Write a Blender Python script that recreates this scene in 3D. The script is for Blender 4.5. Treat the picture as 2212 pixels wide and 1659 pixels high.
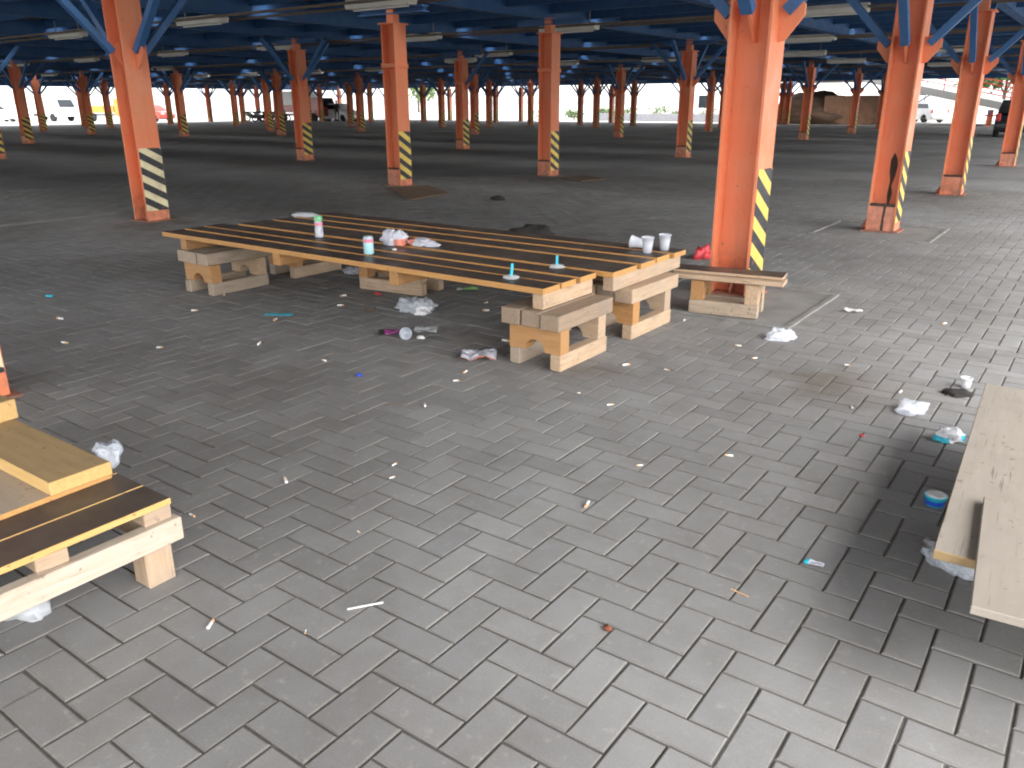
import bpy, bmesh, math, random
from mathutils import Vector, Matrix, noise
random.seed(7)
for o in list(bpy.data.objects): bpy.data.objects.remove(o)
scene = bpy.context.scene
col = scene.collection
rad = math.radians

# ------------------------------------------------------------------ camera (world axes = paving axes, metres)
CAM = Vector((1.31, -1.287, 1.383))
F_PX, PITCH, ROLL, YAW = 805.6, rad(19.187), rad(-0.14), rad(-35.973)
def _basis():
    c, s = math.cos(YAW), math.sin(YAW)
    def lat(v): return Vector((c*v[0]+s*v[1], -s*v[0]+c*v[1], v[2]))
    fwd = Vector((0, math.cos(PITCH), -math.sin(PITCH))); right = Vector((1, 0, 0)); up = Vector((0, math.sin(PITCH), math.cos(PITCH)))
    R = right*math.cos(ROLL)+up*math.sin(ROLL); U = up*math.cos(ROLL)-right*math.sin(ROLL)
    return lat(R), lat(U), lat(fwd)
CR, CU, CF = _basis()
cam = bpy.data.cameras.new("camera"); cam_o = bpy.data.objects.new("camera", cam); col.objects.link(cam_o)
cam.sensor_width = 36.0; cam.lens = F_PX/1024*36.0; cam.clip_start = 0.05; cam.clip_end = 3000
cam_o.matrix_world = Matrix(((CR.x, CU.x, -CF.x, CAM.x), (CR.y, CU.y, -CF.y, CAM.y), (CR.z, CU.z, -CF.z, CAM.z), (0, 0, 0, 1)))
scene.camera = cam_o
# ------------------------------------------------------------------ world and sun (bright overcast morning, open side towards +x)
SUN_EL, SUN_AZ = rad(46), rad(-22)          # azimuth measured from +x towards +y
w = bpy.data.worlds.new("World"); scene.world = w; w.use_nodes = True
nt = w.node_tree; nt.nodes.clear()
sky = nt.nodes.new("ShaderNodeTexSky"); sky.sky_type = 'NISHITA'; sky.sun_disc = False
sky.sun_elevation = SUN_EL; sky.sun_rotation = rad(90)-SUN_AZ
sky.air_density = 1.0; sky.dust_density = 1.6; sky.ozone_density = 1.0
hs = nt.nodes.new("ShaderNodeHueSaturation"); hs.inputs['Saturation'].default_value = 0.16
bg = nt.nodes.new("ShaderNodeBackground"); bg.inputs['Strength'].default_value = 0.15
wo = nt.nodes.new("ShaderNodeOutputWorld")
nt.links.new(sky.outputs[0], hs.inputs['Color']); nt.links.new(hs.outputs[0], bg.inputs['Color']); nt.links.new(bg.outputs[0], wo.inputs['Surface'])
sl = bpy.data.lights.new("sun", 'SUN'); sl.energy = 1.0; sl.angle = rad(70); sl.color = (1.0, 0.975, 0.94)
so = bpy.data.objects.new("sun", sl); col.objects.link(so)
sd = Vector((math.cos(SUN_EL)*math.cos(SUN_AZ), math.cos(SUN_EL)*math.sin(SUN_AZ), math.sin(SUN_EL)))
so.rotation_euler = sd.to_track_quat('Z', 'Y').to_euler(); so.location = (20, 0, 20)
vs = scene.view_settings; vs.view_transform = 'Standard'; vs.look = 'None'; vs.exposure = 2.35; vs.gamma = 1.0
scene.render.engine = 'CYCLES'
scene.cycles.max_bounces = 10; scene.cycles.diffuse_bounces = 6; scene.cycles.transparent_max_bounces = 12
scene.cycles.sample_clamp_indirect = 6.0
scene.cycles.filter_width = 2.0

# ------------------------------------------------------------------ helpers
def ray(px, py):                      # px,py on the photograph scaled to 2212 wide
    k = 1024/2212
    return CR*(px*k-512)-CU*(py*k-384)+CF*F_PX
def G(px, py, z=0.0):
    d = ray(px, py); t = (z-CAM.z)/d.z; p = CAM+d*t
    return Vector((p.x, p.y, z))
def atY(px, py, Y):
    d = ray(px, py); return CAM+d*((Y-CAM.y)/d.y)
def link(o): col.objects.link(o); return o
def tag(o, label=None, cat=None, group=None, kind=None):
    if label: o["label"] = label
    if cat: o["category"] = cat
    if group: o["group"] = group
    if kind: o["kind"] = kind
    return o
def empty(name, loc, rz=0.0, rx=0.0, ry=0.0):
    o = bpy.data.objects.new(name, None); o.location = loc; o.rotation_euler = (rx, ry, rz); o.empty_display_size = .1
    return link(o)
def mesh_obj(name, bm, mats, parent=None, loc=(0, 0, 0), rot=(0, 0, 0), smooth=False):
    me = bpy.data.meshes.new(name); bm.to_mesh(me); bm.free()
    for m in (mats if isinstance(mats, (list, tuple)) else [mats]): me.materials.append(m)
    if smooth:
        for p in me.polygons: p.use_smooth = True
    o = bpy.data.objects.new(name, me); link(o)
    if parent: o.parent = parent
    o.location = loc; o.rotation_euler = rot
    return o
def share(name, me, parent=None, loc=(0, 0, 0), rot=(0, 0, 0), scale=None):
    o = bpy.data.objects.new(name, me); link(o)
    if parent: o.parent = parent
    o.location = loc; o.rotation_euler = rot
    if scale: o.scale = scale
    return o
def copy_tree(o, parent=None):
    c = o.copy(); link(c); c.parent = parent
    for ch in list(o.children):
        copy_tree(ch, c)
    return c
def add_box(bm, size, c=(0, 0, 0), M=None, mi=0):
    x, y, z = size[0]/2, size[1]/2, size[2]/2
    vs_ = []
    for sx, sy, sz in ((-1,-1,-1),(1,-1,-1),(1,1,-1),(-1,1,-1),(-1,-1,1),(1,-1,1),(1,1,1),(-1,1,1)):
        v = Vector((c[0]+sx*x, c[1]+sy*y, c[2]+sz*z))
        if M: v = M @ v
        vs_.append(bm.verts.new(v))
    fs = []
    for f in ((0,3,2,1),(4,5,6,7),(0,1,5,4),(1,2,6,5),(2,3,7,6),(3,0,4,7)):
        fc = bm.faces.new([vs_[i] for i in f]); fc.material_index = mi; fs.append(fc)
    return vs_, fs
def box_bm(size, bevel=0.0, c=(0, 0, 0), seg=1):
    bm = bmesh.new(); add_box(bm, size, c)
    if bevel > 0: bmesh.ops.bevel(bm, geom=list(bm.edges), offset=bevel, segments=seg, affect='EDGES', profile=.6)
    return bm
def bar(bm, a, b, wdt, hgt, mi=0):
    a, b = Vector(a), Vector(b); d = b-a; q = d.to_track_quat('X', 'Z')
    M = Matrix.Translation((a+b)/2) @ q.to_matrix().to_4x4()
    add_box(bm, (d.length, wdt, hgt), (0, 0, 0), M, mi)
def lathe(bm, prof, n=20, c=(0, 0, 0), M=None, mi=0, cap0=True, cap1=True):
    rings = []
    for r, z in prof:
        ring = []
        for i in range(n):
            a = 2*math.pi*i/n
            v = Vector((c[0]+r*math.cos(a), c[1]+r*math.sin(a), c[2]+z))
            ring.append(bm.verts.new(M @ v if M else v))
        rings.append(ring)
    for j in range(len(rings)-1):
        for i in range(n):
            f = bm.faces.new((rings[j][i], rings[j][(i+1) % n], rings[j+1][(i+1) % n], rings[j+1][i])); f.material_index = mi
    if cap0: bm.faces.new(rings[0][::-1]).material_index = mi
    if cap1: bm.faces.new(rings[-1]).material_index = mi
def prism(bm, poly, y0, y1, mi=0):    # poly in xz, extruded along y
    a = [bm.verts.new((p[0], y0, p[1])) for p in poly]; b = [bm.verts.new((p[0], y1, p[1])) for p in poly]
    n = len(poly)
    bm.faces.new(a).material_index = mi; bm.faces.new(b[::-1]).material_index = mi
    for i in range(n):
        bm.faces.new((a[(i+1) % n], a[i], b[i], b[(i+1) % n])).material_index = mi
    bmesh.ops.recalc_face_normals(bm, faces=bm.faces)

# ------------------------------------------------------------------ materials
def new_mat(name):
    m = bpy.data.materials.new(name); m.use_nodes = True
    return m, m.node_tree, m.node_tree.nodes["Principled BSDF"]
def nd(t, typ, **kw):
    n = t.nodes.new(typ)
    for k, v in kw.items(): setattr(n, k, v)
    return n
def mix_rgb(t, fac, a, b, mode='MIX'):
    n = t.nodes.new("ShaderNodeMix"); n.data_type = 'RGBA'; n.blend_type = mode
    for sock, v in ((n.inputs[0], fac), (n.inputs[6], a), (n.inputs[7], b)):
        if isinstance(v, bpy.types.NodeSocket): t.links.new(v, sock)
        elif isinstance(v, (int, float)): sock.default_value = v
        else: sock.default_value = (*v, 1)
    return n.outputs[2]
def math_n(t, op, a, b=0.0, clamp=False):
    n = t.nodes.new("ShaderNodeMath"); n.operation = op; n.use_clamp = clamp
    for i, v in enumerate((a, b)):
        if isinstance(v, bpy.types.NodeSocket): t.links.new(v, n.inputs[i])
        else: n.inputs[i].default_value = v
    return n.outputs[0]
def map_range(t, v, a, b, c=0.0, d=1.0):
    n = t.nodes.new("ShaderNodeMapRange"); n.inputs[1].default_value = a; n.inputs[2].default_value = b
    n.inputs[3].default_value = c; n.inputs[4].default_value = d; t.links.new(v, n.inputs[0]); return n.outputs[0]
def noise_n(t, vec, scale, detail=4, rough=.55):
    n = t.nodes.new("ShaderNodeTexNoise"); n.inputs['Scale'].default_value = scale; n.inputs['Detail'].default_value = detail; n.inputs['Roughness'].default_value = rough
    if vec: t.links.new(vec, n.inputs['Vector'])
    return n.outputs[0]
def bump(t, b, h, strength, dist=.002):
    n = t.nodes.new("ShaderNodeBump"); n.inputs['Strength'].default_value = strength; n.inputs['Distance'].default_value = dist
    t.links.new(h, n.inputs['Height']); t.links.new(n.outputs[0], b.inputs['Normal'])
def simple(name, c, rough=.5, metal=0.0, var=.25, scale=6.0, bmp=0.0, spec=.5, c2=None, coat=0.0):
    m, t, b = new_mat(name)
    tc = nd(t, "ShaderNodeTexCoord").outputs['Object']
    f = map_range(t, noise_n(t, tc, scale), .3, .7)
    dark = c2 if c2 else tuple(x*(1-var) for x in c)
    t.links.new(mix_rgb(t, f, c, dark), b.inputs['Base Color'])
    b.inputs['Roughness'].default_value = rough; b.inputs['Metallic'].default_value = metal; b.inputs['Specular IOR Level'].default_value = spec
    b.inputs['Coat Weight'].default_value = coat
    if bmp: bump(t, b, noise_n(t, tc, scale*12), bmp)
    return m
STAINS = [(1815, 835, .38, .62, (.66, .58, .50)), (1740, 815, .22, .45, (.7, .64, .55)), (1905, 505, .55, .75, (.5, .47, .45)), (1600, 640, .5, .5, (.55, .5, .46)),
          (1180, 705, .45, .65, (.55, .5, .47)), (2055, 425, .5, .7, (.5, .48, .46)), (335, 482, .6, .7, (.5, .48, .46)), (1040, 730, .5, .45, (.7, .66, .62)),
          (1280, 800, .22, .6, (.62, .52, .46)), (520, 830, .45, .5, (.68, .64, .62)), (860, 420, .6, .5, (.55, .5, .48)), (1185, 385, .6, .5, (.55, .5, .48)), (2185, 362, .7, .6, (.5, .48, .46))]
def paver_mat(name, src, edge_dim=1.0):
    m, t, b = new_mat(name)
    pos = nd(t, "ShaderNodeNewGeometry").outputs['Position']
    if src == 'object': rnd = nd(t, "ShaderNodeObjectInfo").outputs['Random']
    elif src == 'attr':
        a = nd(t, "ShaderNodeAttribute"); a.attribute_name = 'tone'; rnd = a.outputs['Fac']
    else: rnd = noise_n(t, pos, 9.0, 2)
    base = mix_rgb(t, rnd, (.286, .284, .281), (.336, .333, .328))
    base = mix_rgb(t, map_range(t, noise_n(t, pos, .55, 5), .35, .7), base, (.70, .68, .66), 'MULTIPLY')
    base = mix_rgb(t, map_range(t, noise_n(t, pos, 3.2, 6, .65), .42, .75, 0, .55), base, (.66, .62, .58), 'MULTIPLY')
    base = mix_rgb(t, map_range(t, noise_n(t, pos, 160, 3, .7), .3, .7, 0, .55), base, (.74, .73, .72), 'MULTIPLY')
    base = mix_rgb(t, map_range(t, noise_n(t, pos, 21, 5, .7), .58, .72, 0, .35), base, (.44, .42, .38))
    wob = noise_n(t, pos, 5.0, 4)
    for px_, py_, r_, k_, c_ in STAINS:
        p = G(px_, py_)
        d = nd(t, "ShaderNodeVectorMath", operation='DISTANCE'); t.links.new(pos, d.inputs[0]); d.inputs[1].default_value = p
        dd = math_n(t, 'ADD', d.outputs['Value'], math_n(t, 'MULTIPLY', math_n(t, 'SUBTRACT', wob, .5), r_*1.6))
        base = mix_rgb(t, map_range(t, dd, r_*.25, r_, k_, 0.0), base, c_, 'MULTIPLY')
    if edge_dim < 1: base = mix_rgb(t, 1.0, base, (edge_dim, edge_dim*.97, edge_dim*.93), 'MULTIPLY')
    t.links.new(base, b.inputs['Base Color'])
    t.links.new(map_range(t, noise_n(t, pos, 4, 3), .3, .7, .75, .92), b.inputs['Roughness'])
    b.inputs['Specular IOR Level'].default_value = .22
    h = math_n(t, 'ADD', noise_n(t, pos, 260, 3, .7), math_n(t, 'MULTIPLY', noise_n(t, pos, 45, 3), .8))
    bump(t, b, h, .35, .0016)
    return m
def wood(name, c1, c2, c3, rough=.7, grain=1.0, stain=.4):
    m, t, b = new_mat(name)
    tc = nd(t, "ShaderNodeTexCoord").outputs['Object']
    oi = nd(t, "ShaderNodeObjectInfo").outputs['Random']
    mp = nd(t, "ShaderNodeMapping"); mp.inputs['Scale'].default_value = (1.3*grain, 14*grain, 14*grain)
    t.links.new(tc, mp.inputs['Vector'])
    off = nd(t, "ShaderNodeCombineXYZ"); t.links.new(math_n(t, 'MULTIPLY', oi, 40), off.inputs[0]); t.links.new(math_n(t, 'MULTIPLY', oi, 17), off.inputs[1])
    t.links.new(off.outputs[0], mp.inputs['Location'])
    g = noise_n(t, mp.outputs[0], 4.0, 6, .65)
    cc = mix_rgb(t, map_range(t, g, .35, .68), c1, c2)
    big = nd(t, "ShaderNodeVectorMath", operation='ADD'); t.links.new(tc, big.inputs[0]); t.links.new(off.outputs[0], big.inputs[1])
    cc = mix_rgb(t, map_range(t, noise_n(t, big.outputs[0], 7, 5, .6), .5, .75, 0, stain), cc, c3)
    cc = mix_rgb(t, map_range(t, noise_n(t, big.outputs[0], 42, 2), .66, .72, 0, .7), cc, tuple(x*.45 for x in c3))
    mp2 = nd(t, "ShaderNodeMapping"); mp2.inputs['Scale'].default_value = (2.2, 60, 60); t.links.new(big.outputs[0], mp2.inputs['Vector'])
    crack = map_range(t, noise_n(t, mp2.outputs[0], 2.0, 3, .6), .64, .70, 0, .75)
    cc = mix_rgb(t, crack, cc, tuple(x*.3 for x in c3))
    cc = mix_rgb(t, math_n(t, 'MULTIPLY', oi, .45), cc, c3)
    t.links.new(cc, b.inputs['Base Color']); b.inputs['Roughness'].default_value = rough; b.inputs['Specular IOR Level'].default_value = .3
    bump(t, b, g, .35, .003)
    return m
def paint(name, c, fade, grime, rough=.45, k=.5, low=True):
    m, t, b = new_mat(name)
    pos = nd(t, "ShaderNodeNewGeometry").outputs['Position']
    cc = mix_rgb(t, map_range(t, noise_n(t, pos, 2.2, 5, .6), .35, .72), c, fade)
    mp = nd(t, "ShaderNodeMapping"); mp.inputs['Scale'].default_value = (9, 9, .8); t.links.new(pos, mp.inputs['Vector'])
    cc = mix_rgb(t, map_range(t, noise_n(t, mp.outputs[0], 2.0, 5, .65), .52, .75, 0, k), cc, grime)
    cc = mix_rgb(t, map_range(t, noise_n(t, pos, 34, 4, .7), .64, .72, 0, k), cc, tuple(x*.5 for x in grime))
    mp3 = nd(t, "ShaderNodeMapping"); mp3.inputs['Scale'].default_value = (3, 3, .9); t.links.new(pos, mp3.inputs['Vector'])
    cc = mix_rgb(t, map_range(t, noise_n(t, mp3.outputs[0], 1.7, 7, .72), .58, .72, 0, k*.7), cc, tuple(.62*x+.10 for x in c))
    cc = mix_rgb(t, map_range(t, noise_n(t, pos, 12, 8, .75), .635, .67, 0, k*1.3), cc, (.11, .07, .05))
    if low:
        sx = nd(t, "ShaderNodeSeparateXYZ"); t.links.new(pos, sx.inputs[0])
        splash = math_n(t, 'MULTIPLY', map_range(t, sx.outputs[2], .02, .42, 1.0, 0.0), map_range(t, noise_n(t, pos, 9, 6, .7), .38, .62))
        cc = mix_rgb(t, math_n(t, 'MULTIPLY', splash, .75), cc, (.15, .085, .06))
    t.links.new(cc, b.inputs['Base Color']); t.links.new(map_range(t, noise_n(t, pos, 5, 4), .3, .7, rough-.1, rough+.25), b.inputs['Roughness'])
    bump(t, b, noise_n(t, pos, 40, 3), .2, .002)
    return m
def tape(name, c):
    m, t, b = new_mat(name)
    pos = nd(t, "ShaderNodeNewGeometry").outputs['Position']
    cc = mix_rgb(t, map_range(t, noise_n(t, pos, 3, 4), .35, .7), c, tuple(x*.78 for x in c))
    cc = mix_rgb(t, map_range(t, noise_n(t, pos, 16, 7, .75), .60, .66, 0, .7), cc, (.42, .17, .09))
    cc = mix_rgb(t, map_range(t, noise_n(t, pos, 7, 5, .7), .5, .8, 0, .45), cc, (.12, .10, .085))
    t.links.new(cc, b.inputs['Base Color']); b.inputs['Roughness'].default_value = .5
    return m
def creases(t, b, sc=24, st=.9):
    v = nd(t, "ShaderNodeTexVoronoi"); v.feature = 'F1'; v.inputs['Scale'].default_value = sc; v.inputs['Randomness'].default_value = 1
    t.links.new(nd(t, "ShaderNodeTexCoord").outputs['Object'], v.inputs['Vector'])
    bump(t, b, math_n(t, 'ADD', v.outputs['Distance'], noise_n(t, nd(t, "ShaderNodeTexCoord").outputs['Object'], sc*2, 3)), st, .012)
def clear(name, c, alpha=.5, rough=.15):
    m, t, b = new_mat(name)
    b.inputs['Base Color'].default_value = (*c, 1); b.inputs['Roughness'].default_value = rough; b.inputs['Alpha'].default_value = alpha
    return m
M = {}
M['paver_one'] = paver_mat('paver_single', 'object'); M['paver_field'] = paver_mat('paver_bulk', 'attr'); M['paver_far'] = paver_mat('paver_distant', 'pos')
M['edge_one'] = paver_mat('paver_single_dark_edge', 'object', .80); M['edge_field'] = paver_mat('paver_bulk_dark_edge', 'attr', .84)  # chamfer faces coloured darker to mute the bright edge highlights
M['sand'] = simple('joint_sand', (.135, .130, .123), .95, var=.4, scale=30)
M['conc'] = simple('outside_concrete', (.50, .49, .46), .85, var=.2, scale=.15, bmp=.1)
M['footing'] = simple('footing_concrete', (.27, .262, .25), .85, var=.35, scale=4, bmp=.3)
M['rim'] = simple('footing_rim', (.265, .257, .245), .85, var=.35, scale=9, bmp=.3)
M['orange'] = paint('orange_paint', (.79, .225, .100), (.77, .285, .15), (.53, .18, .10), .5, .45)
M['orange_worn'] = paint('orange_paint_worn', (.72, .22, .115), (.62, .30, .21), (.26, .10, .06), .6, .65)
M['plate'] = paint('base_plate_rusty', (.42, .15, .085), (.30, .14, .09), (.10, .055, .04), .75, .8)
M['blue'] = paint('blue_paint', (.032, .12, .31), (.05, .14, .30), (.06, .075, .10), .5, .45)
M['deckplate'] = paint('deck_soffit', (.27, .275, .27), (.31, .29, .26), (.16, .13, .10), .75, .5)
M['rail'] = paint('brown_rail', (.16, .12, .09), (.20, .16, .12), (.07, .05, .04), .7, .5)
M['yellow'] = tape('tape_yellow', (.84, .60, .12))
M['cream'] = tape('tape_faded_yellow', (.84, .74, .46))
M['black'] = tape('tape_black', (.022, .024, .032))
M['rust'] = simple('rust_dark', (.075, .055, .045), .9, var=.5, scale=30, bmp=.4)
M['old'] = wood('wood_weathered', (.38, .27, .18), (.27, .185, .115), (.25, .20, .16), .8, stain=.7)
M['pale'] = wood('wood_pale', (.56, .40, .27), (.42, .28, .165), (.34, .27, .21), .75, stain=.65)
M['fresh'] = wood('wood_orange', (.52, .265, .095), (.40, .185, .055), (.33, .21, .12), .65, stain=.5)
M['grey_wood'] = wood('wood_greyed', (.46, .365, .275), (.34, .255, .18), (.24, .205, .17), .85, stain=.7)
M['white_wood'] = wood('wood_whitewashed', (.62, .54, .45), (.52, .42, .32), (.36, .27, .19), .85, stain=.6)
M['ply'] = wood('plywood_face', (.44, .345, .25), (.38, .29, .205), (.31, .25, .19), .75, grain=.6, stain=.5)
M['ply_pale'] = wood('plywood_pale', (.385, .340, .285), (.335, .29, .24), (.26, .225, .19), .75, grain=.6, stain=.5)
M['ply_edge'] = wood('plywood_edge', (.62, .33, .10), (.50, .24, .07), (.40, .22, .10), .6, stain=.25)
M['plank'] = wood('plank_face', (.42, .29, .135), (.34, .225, .10), (.25, .18, .11), .7, grain=.7, stain=.55)
M['plank_edge'] = wood('plank_cut_edge', (.64, .42, .16), (.56, .34, .11), (.46, .30, .14), .65, stain=.2)
def film():
    m, t, b = new_mat('film_board')
    pos = nd(t, "ShaderNodeNewGeometry").outputs['Position']
    cc = mix_rgb(t, map_range(t, noise_n(t, pos, 2.5, 5), .35, .7), (.062, .046, .037), (.11, .085, .068))
    cc = mix_rgb(t, map_range(t, noise_n(t, pos, 9, 6, .7), .52, .8, 0, .35), cc, (.15, .125, .10))
    t.links.new(cc, b.inputs['Base Color'])
    t.links.new(map_range(t, noise_n(t, pos, 6, 5, .65), .3, .7, .32, .62), b.inputs['Roughness'])
    b.inputs['Specular IOR Level'].default_value = .4
    return m
M['film'] = film()
M['white_pl'] = simple('white_plastic', (.80, .80, .82), .4, var=.1, scale=20)
M['bag'] = simple('bag_lilac_white', (.66, .66, .74), .35, var=.25, scale=25)
M['bag_grey'] = simple('bag_grey', (.52, .55, .60), .35, var=.35, scale=25)
M['clear'] = clear('clear_plastic', (.80, .83, .86), .42)
M['cup'] = clear('frosted_plastic', (.80, .82, .88), .62, .25)
M['canblue'] = simple('can_blue', (.45, .74, .80), .3, var=.12, scale=20)
M['alu'] = simple('aluminium', (.82, .82, .82), .3, .8, var=.1)
M['pink'] = simple('pink_print', (.85, .25, .35), .4, var=.15)
M['red'] = simple('red_plastic', (.66, .05, .06), .4, var=.2)
M['redwash'] = simple('red_print', (.80, .27, .18), .4, var=.25)
M['green'] = simple('green_plastic', (.24, .62, .33), .4, var=.2)
M['lime'] = simple('lime_wrapper', (.42, .80, .30), .4, var=.25)
M['teal'] = simple('teal_plastic', (.04, .52, .68), .35, var=.15)
M['bluepl'] = simple('blue_plastic', (.02, .08, .50), .4, var=.2)
M['magenta'] = simple('magenta_wrapper', (.62, .12, .45), .35, var=.4, scale=40)
M['darkstuff'] = simple('dark_cloth', (.035, .030, .028), .9, var=.4, scale=30, bmp=.4)
M['paper'] = simple('paper_white', (.80, .79, .77), .8, var=.1)
M['filter'] = simple('filter_tan', (.70, .42, .22), .8, var=.2)
M['leaf'] = simple('leaf_brown', (.22, .07, .03), .8, var=.4, scale=40)
M['card'] = simple('cardboard_brown', (.22, .145, .09), .9, var=.35, scale=5, bmp=.2)
M['fixture'] = simple('fixture_white', (.80, .78, .70), .5, var=.2, scale=5)
M['tube'] = simple('tube_glass', (.78, .78, .74), .25, var=.05)
M['steel'] = simple('grey_steel', (.30, .31, .32), .45, .6)
M['tyre'] = simple('tyre_rubber', (.02, .02, .02), .85)
M['glass'] = simple('car_glass', (.02, .025, .03), .08, var=.1)
M['carblack'] = simple('car_black', (.012, .013, .015), .25, coat=.8)
M['carwhite'] = simple('car_white', (.80, .80, .80), .3, coat=.6, var=.03)
M['carred'] = simple('car_red', (.50, .06, .04), .3, coat=.6)
M['carorange'] = simple('lorry_orange', (.75, .28, .05), .4)
M['caryellow'] = simple('van_yellow', (.72, .55, .10), .4)
M['lampred'] = simple('lamp_red', (.70, .03, .03), .2)
M['cloth_dark'] = simple('clothes_dark', (.05, .035, .03), .9)
M['skin'] = simple('skin', (.35, .19, .12), .6)
M['tarp'] = simple('tarpaulin_brown', (.10, .055, .03), .8, var=.5, scale=2, bmp=.5)
M['tarpblue'] = simple('tarpaulin_blue', (.03, .12, .33), .5, var=.3, scale=2)
M['crate'] = simple('brown_board', (.26, .14, .08), .8, var=.3, scale=3)
M['bark'] = simple('bark', (.12, .09, .06), .9)
M['wallwhite'] = simple('render_white', (.74, .73, .70), .85, var=.1, scale=.5)
M['roofgrey'] = simple('roof_grey', (.3, .3, .32), .8)
def leafmat():
    m, t, b = new_mat('foliage')
    r = nd(t, "ShaderNodeTexCoord").outputs['Object']
    t.links.new(mix_rgb(t, noise_n(t, r, 3), (.05, .10, .025), (.12, .17, .04)), b.inputs['Base Color']); b.inputs['Roughness'].default_value = .7
    return m
M['foliage'] = leafmat()

for k_ in ('bag', 'bag_grey', 'white_pl', 'red'):
    m_ = M[k_]; creases(m_.node_tree, m_.node_tree.nodes['Principled BSDF'])
# ================================================================== SETTING
# ground to the horizon
bm = bmesh.new(); bmesh.ops.create_grid(bm, x_segments=1, y_segments=1, size=1500)
tag(mesh_obj('ground', bm, M['conc'], loc=(0, 0, -.05)), kind='structure')
# paved hall floor under the deck: bed of joint sand + distant paving sheet
X0, X1, Y0, Y1 = -62.0, 12.0, -16.0, 57.0
pave = empty('pavement', (0, 0, 0)); tag(pave, kind='structure')
CELL = .105
cl = CAM.x, CAM.y
def in_view_g(x, y):
    v = Vector((x, y, 0))-CAM
    zf = v.dot(CF)
    if zf <= .1: return None
    return 512+F_PX*v.dot(CR)/zf, 384-F_PX*v.dot(CU)/zf, zf
fh = Vector((CF.x, CF.y)).normalized()
pads = [(-1.45, -.2, 3.83, 5.05), (-1.35, -.1, 8.06, 9.3)]
def in_pad(x, y): return any(a-.02 < x < b+.02 and c-.02 < y < d+.02 for a, b, c, d in pads)
bricks = []
N = int(20/CELL)
for X in range(-N, int(13/CELL)):
    for Y in range(-int(5/CELL), int(19/CELL)):
        if (X+Y) % 4: continue
        for (cx, cy, lx) in ((X+1, Y-.5, True), (X+2.5, Y, False)):
            x, y = cx*CELL, cy*CELL
            d = Vector((x-cl[0], y-cl[1])); r = d.length
            if r > 17: continue
            if r > 3.0 and d.normalized().dot(fh) < math.cos(rad(60)): continue
            if in_pad(x, y): continue
            bricks.append((r, x, y, lx))
L_, W_ = 2*CELL-.0058, CELL-.0058
def paver_verts(lx, dz, tx, ty):
    a, b = (L_/2, W_/2) if lx else (W_/2, L_/2)
    out = []
    for ins, z in ((0, -.02), (0, -.0034), (.0018, -.0011), (.0052, 0)):
        for sx, sy in ((-1,-1),(1,-1),(1,1),(-1,1)):
            px_, py_ = sx*(a-ins), sy*(b-ins)
            out.append((px_, py_, z+dz+tx*px_+ty*py_))
    return out
PF = [(j*4+i, j*4+(i+1) % 4, (j+1)*4+(i+1) % 4, (j+1)*4+i) for j in range(3) for i in range(4)]+[(12, 13, 14, 15)]
# the 300 that show largest are objects of their own
vis = []
for k, (r, x, y, lx) in enumerate(bricks):
    q = in_view_g(x, y)
    if q and -15 < q[0] < 1039 and -15 < q[1] < 783: vis.append((q[2], k))
vis.sort(); own = {k for _, k in vis[:300]}
pm = []
for lx in (True,):
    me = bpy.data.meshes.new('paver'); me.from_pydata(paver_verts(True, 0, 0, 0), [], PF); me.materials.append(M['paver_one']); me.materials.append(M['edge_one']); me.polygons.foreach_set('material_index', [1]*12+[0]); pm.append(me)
verts, faces, tones = [], [], []
for k, (r, x, y, lx) in enumerate(bricks):
    dz = random.gauss(0, .0008); tx, ty = random.gauss(0, .0035), random.gauss(0, .0035); rz = random.gauss(0, .006); jx, jy = random.gauss(0, .0006), random.gauss(0, .0006)
    if k in own:
        o = share('paver', pm[0], pave, (x+jx, y+jy, dz), (ty, -tx, rz+(0 if lx else math.pi/2)))
    else:
        n0 = len(verts)
        for vx, vy, vz in paver_verts(lx, dz, tx, ty): verts.append((x+jx+vx-rz*vy, y+jy+vy+rz*vx, vz))
        faces += [tuple(n0+i for i in f) for f in PF]; tones += [random.random()]*len(PF)
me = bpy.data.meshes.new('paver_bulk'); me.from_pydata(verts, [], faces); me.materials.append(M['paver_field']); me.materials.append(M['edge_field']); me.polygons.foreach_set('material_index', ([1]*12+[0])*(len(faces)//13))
at = me.attributes.new('tone', 'FLOAT', 'FACE'); at.data.foreach_set('value', tones)
tag(share('paver_field', me, pave), kind='stuff')
# sheets below / beyond: a sand bed under the modelled pavers, distant paving around it
bm = bmesh.new()
def quad(bm, x0, x1, y0, y1, z): bm.faces.new([bm.verts.new(v) for v in ((x0, y0, z), (x1, y0, z), (x1, y1, z), (x0, y1, z))])
quad(bm, -17, X1, -6, 17.2, -.0055); mesh_obj('joint_sand', bm, M['sand'], pave)
bm = bmesh.new()
# far sheet: outside the modelled wedge
pts = [(cl[0]+16.7*math.cos(a), cl[1]+16.7*math.sin(a)) for a in [math.atan2(fh.y, fh.x)+rad(59.5)*(1-i/12) for i in range(25)]]
ring = [bm.verts.new((p[0], p[1], -.0006)) for p in pts]
outer = []
for p in pts:
    d = Vector((p[0]-cl[0], p[1]-cl[1])).normalized(); ts = []
    for lim, pc, dc in ((X0, cl[0], d.x), (X1, cl[0], d.x), (Y0, cl[1], d.y), (Y1, cl[1], d.y)):
        if abs(dc) > 1e-6:
            tt = (lim-pc)/dc
            if tt > 0: ts.append(tt)
    tt = min(ts); outer.append(bm.verts.new((cl[0]+d.x*tt, cl[1]+d.y*tt, -.0006)))
for i in range(len(ring)-1): bm.faces.new((ring[i], outer[i], outer[i+1], ring[i+1]))
bmesh.ops.recalc_face_normals(bm, faces=bm.faces)
mesh_obj('far_paving', bm, M['paver_far'], pave)
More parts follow.
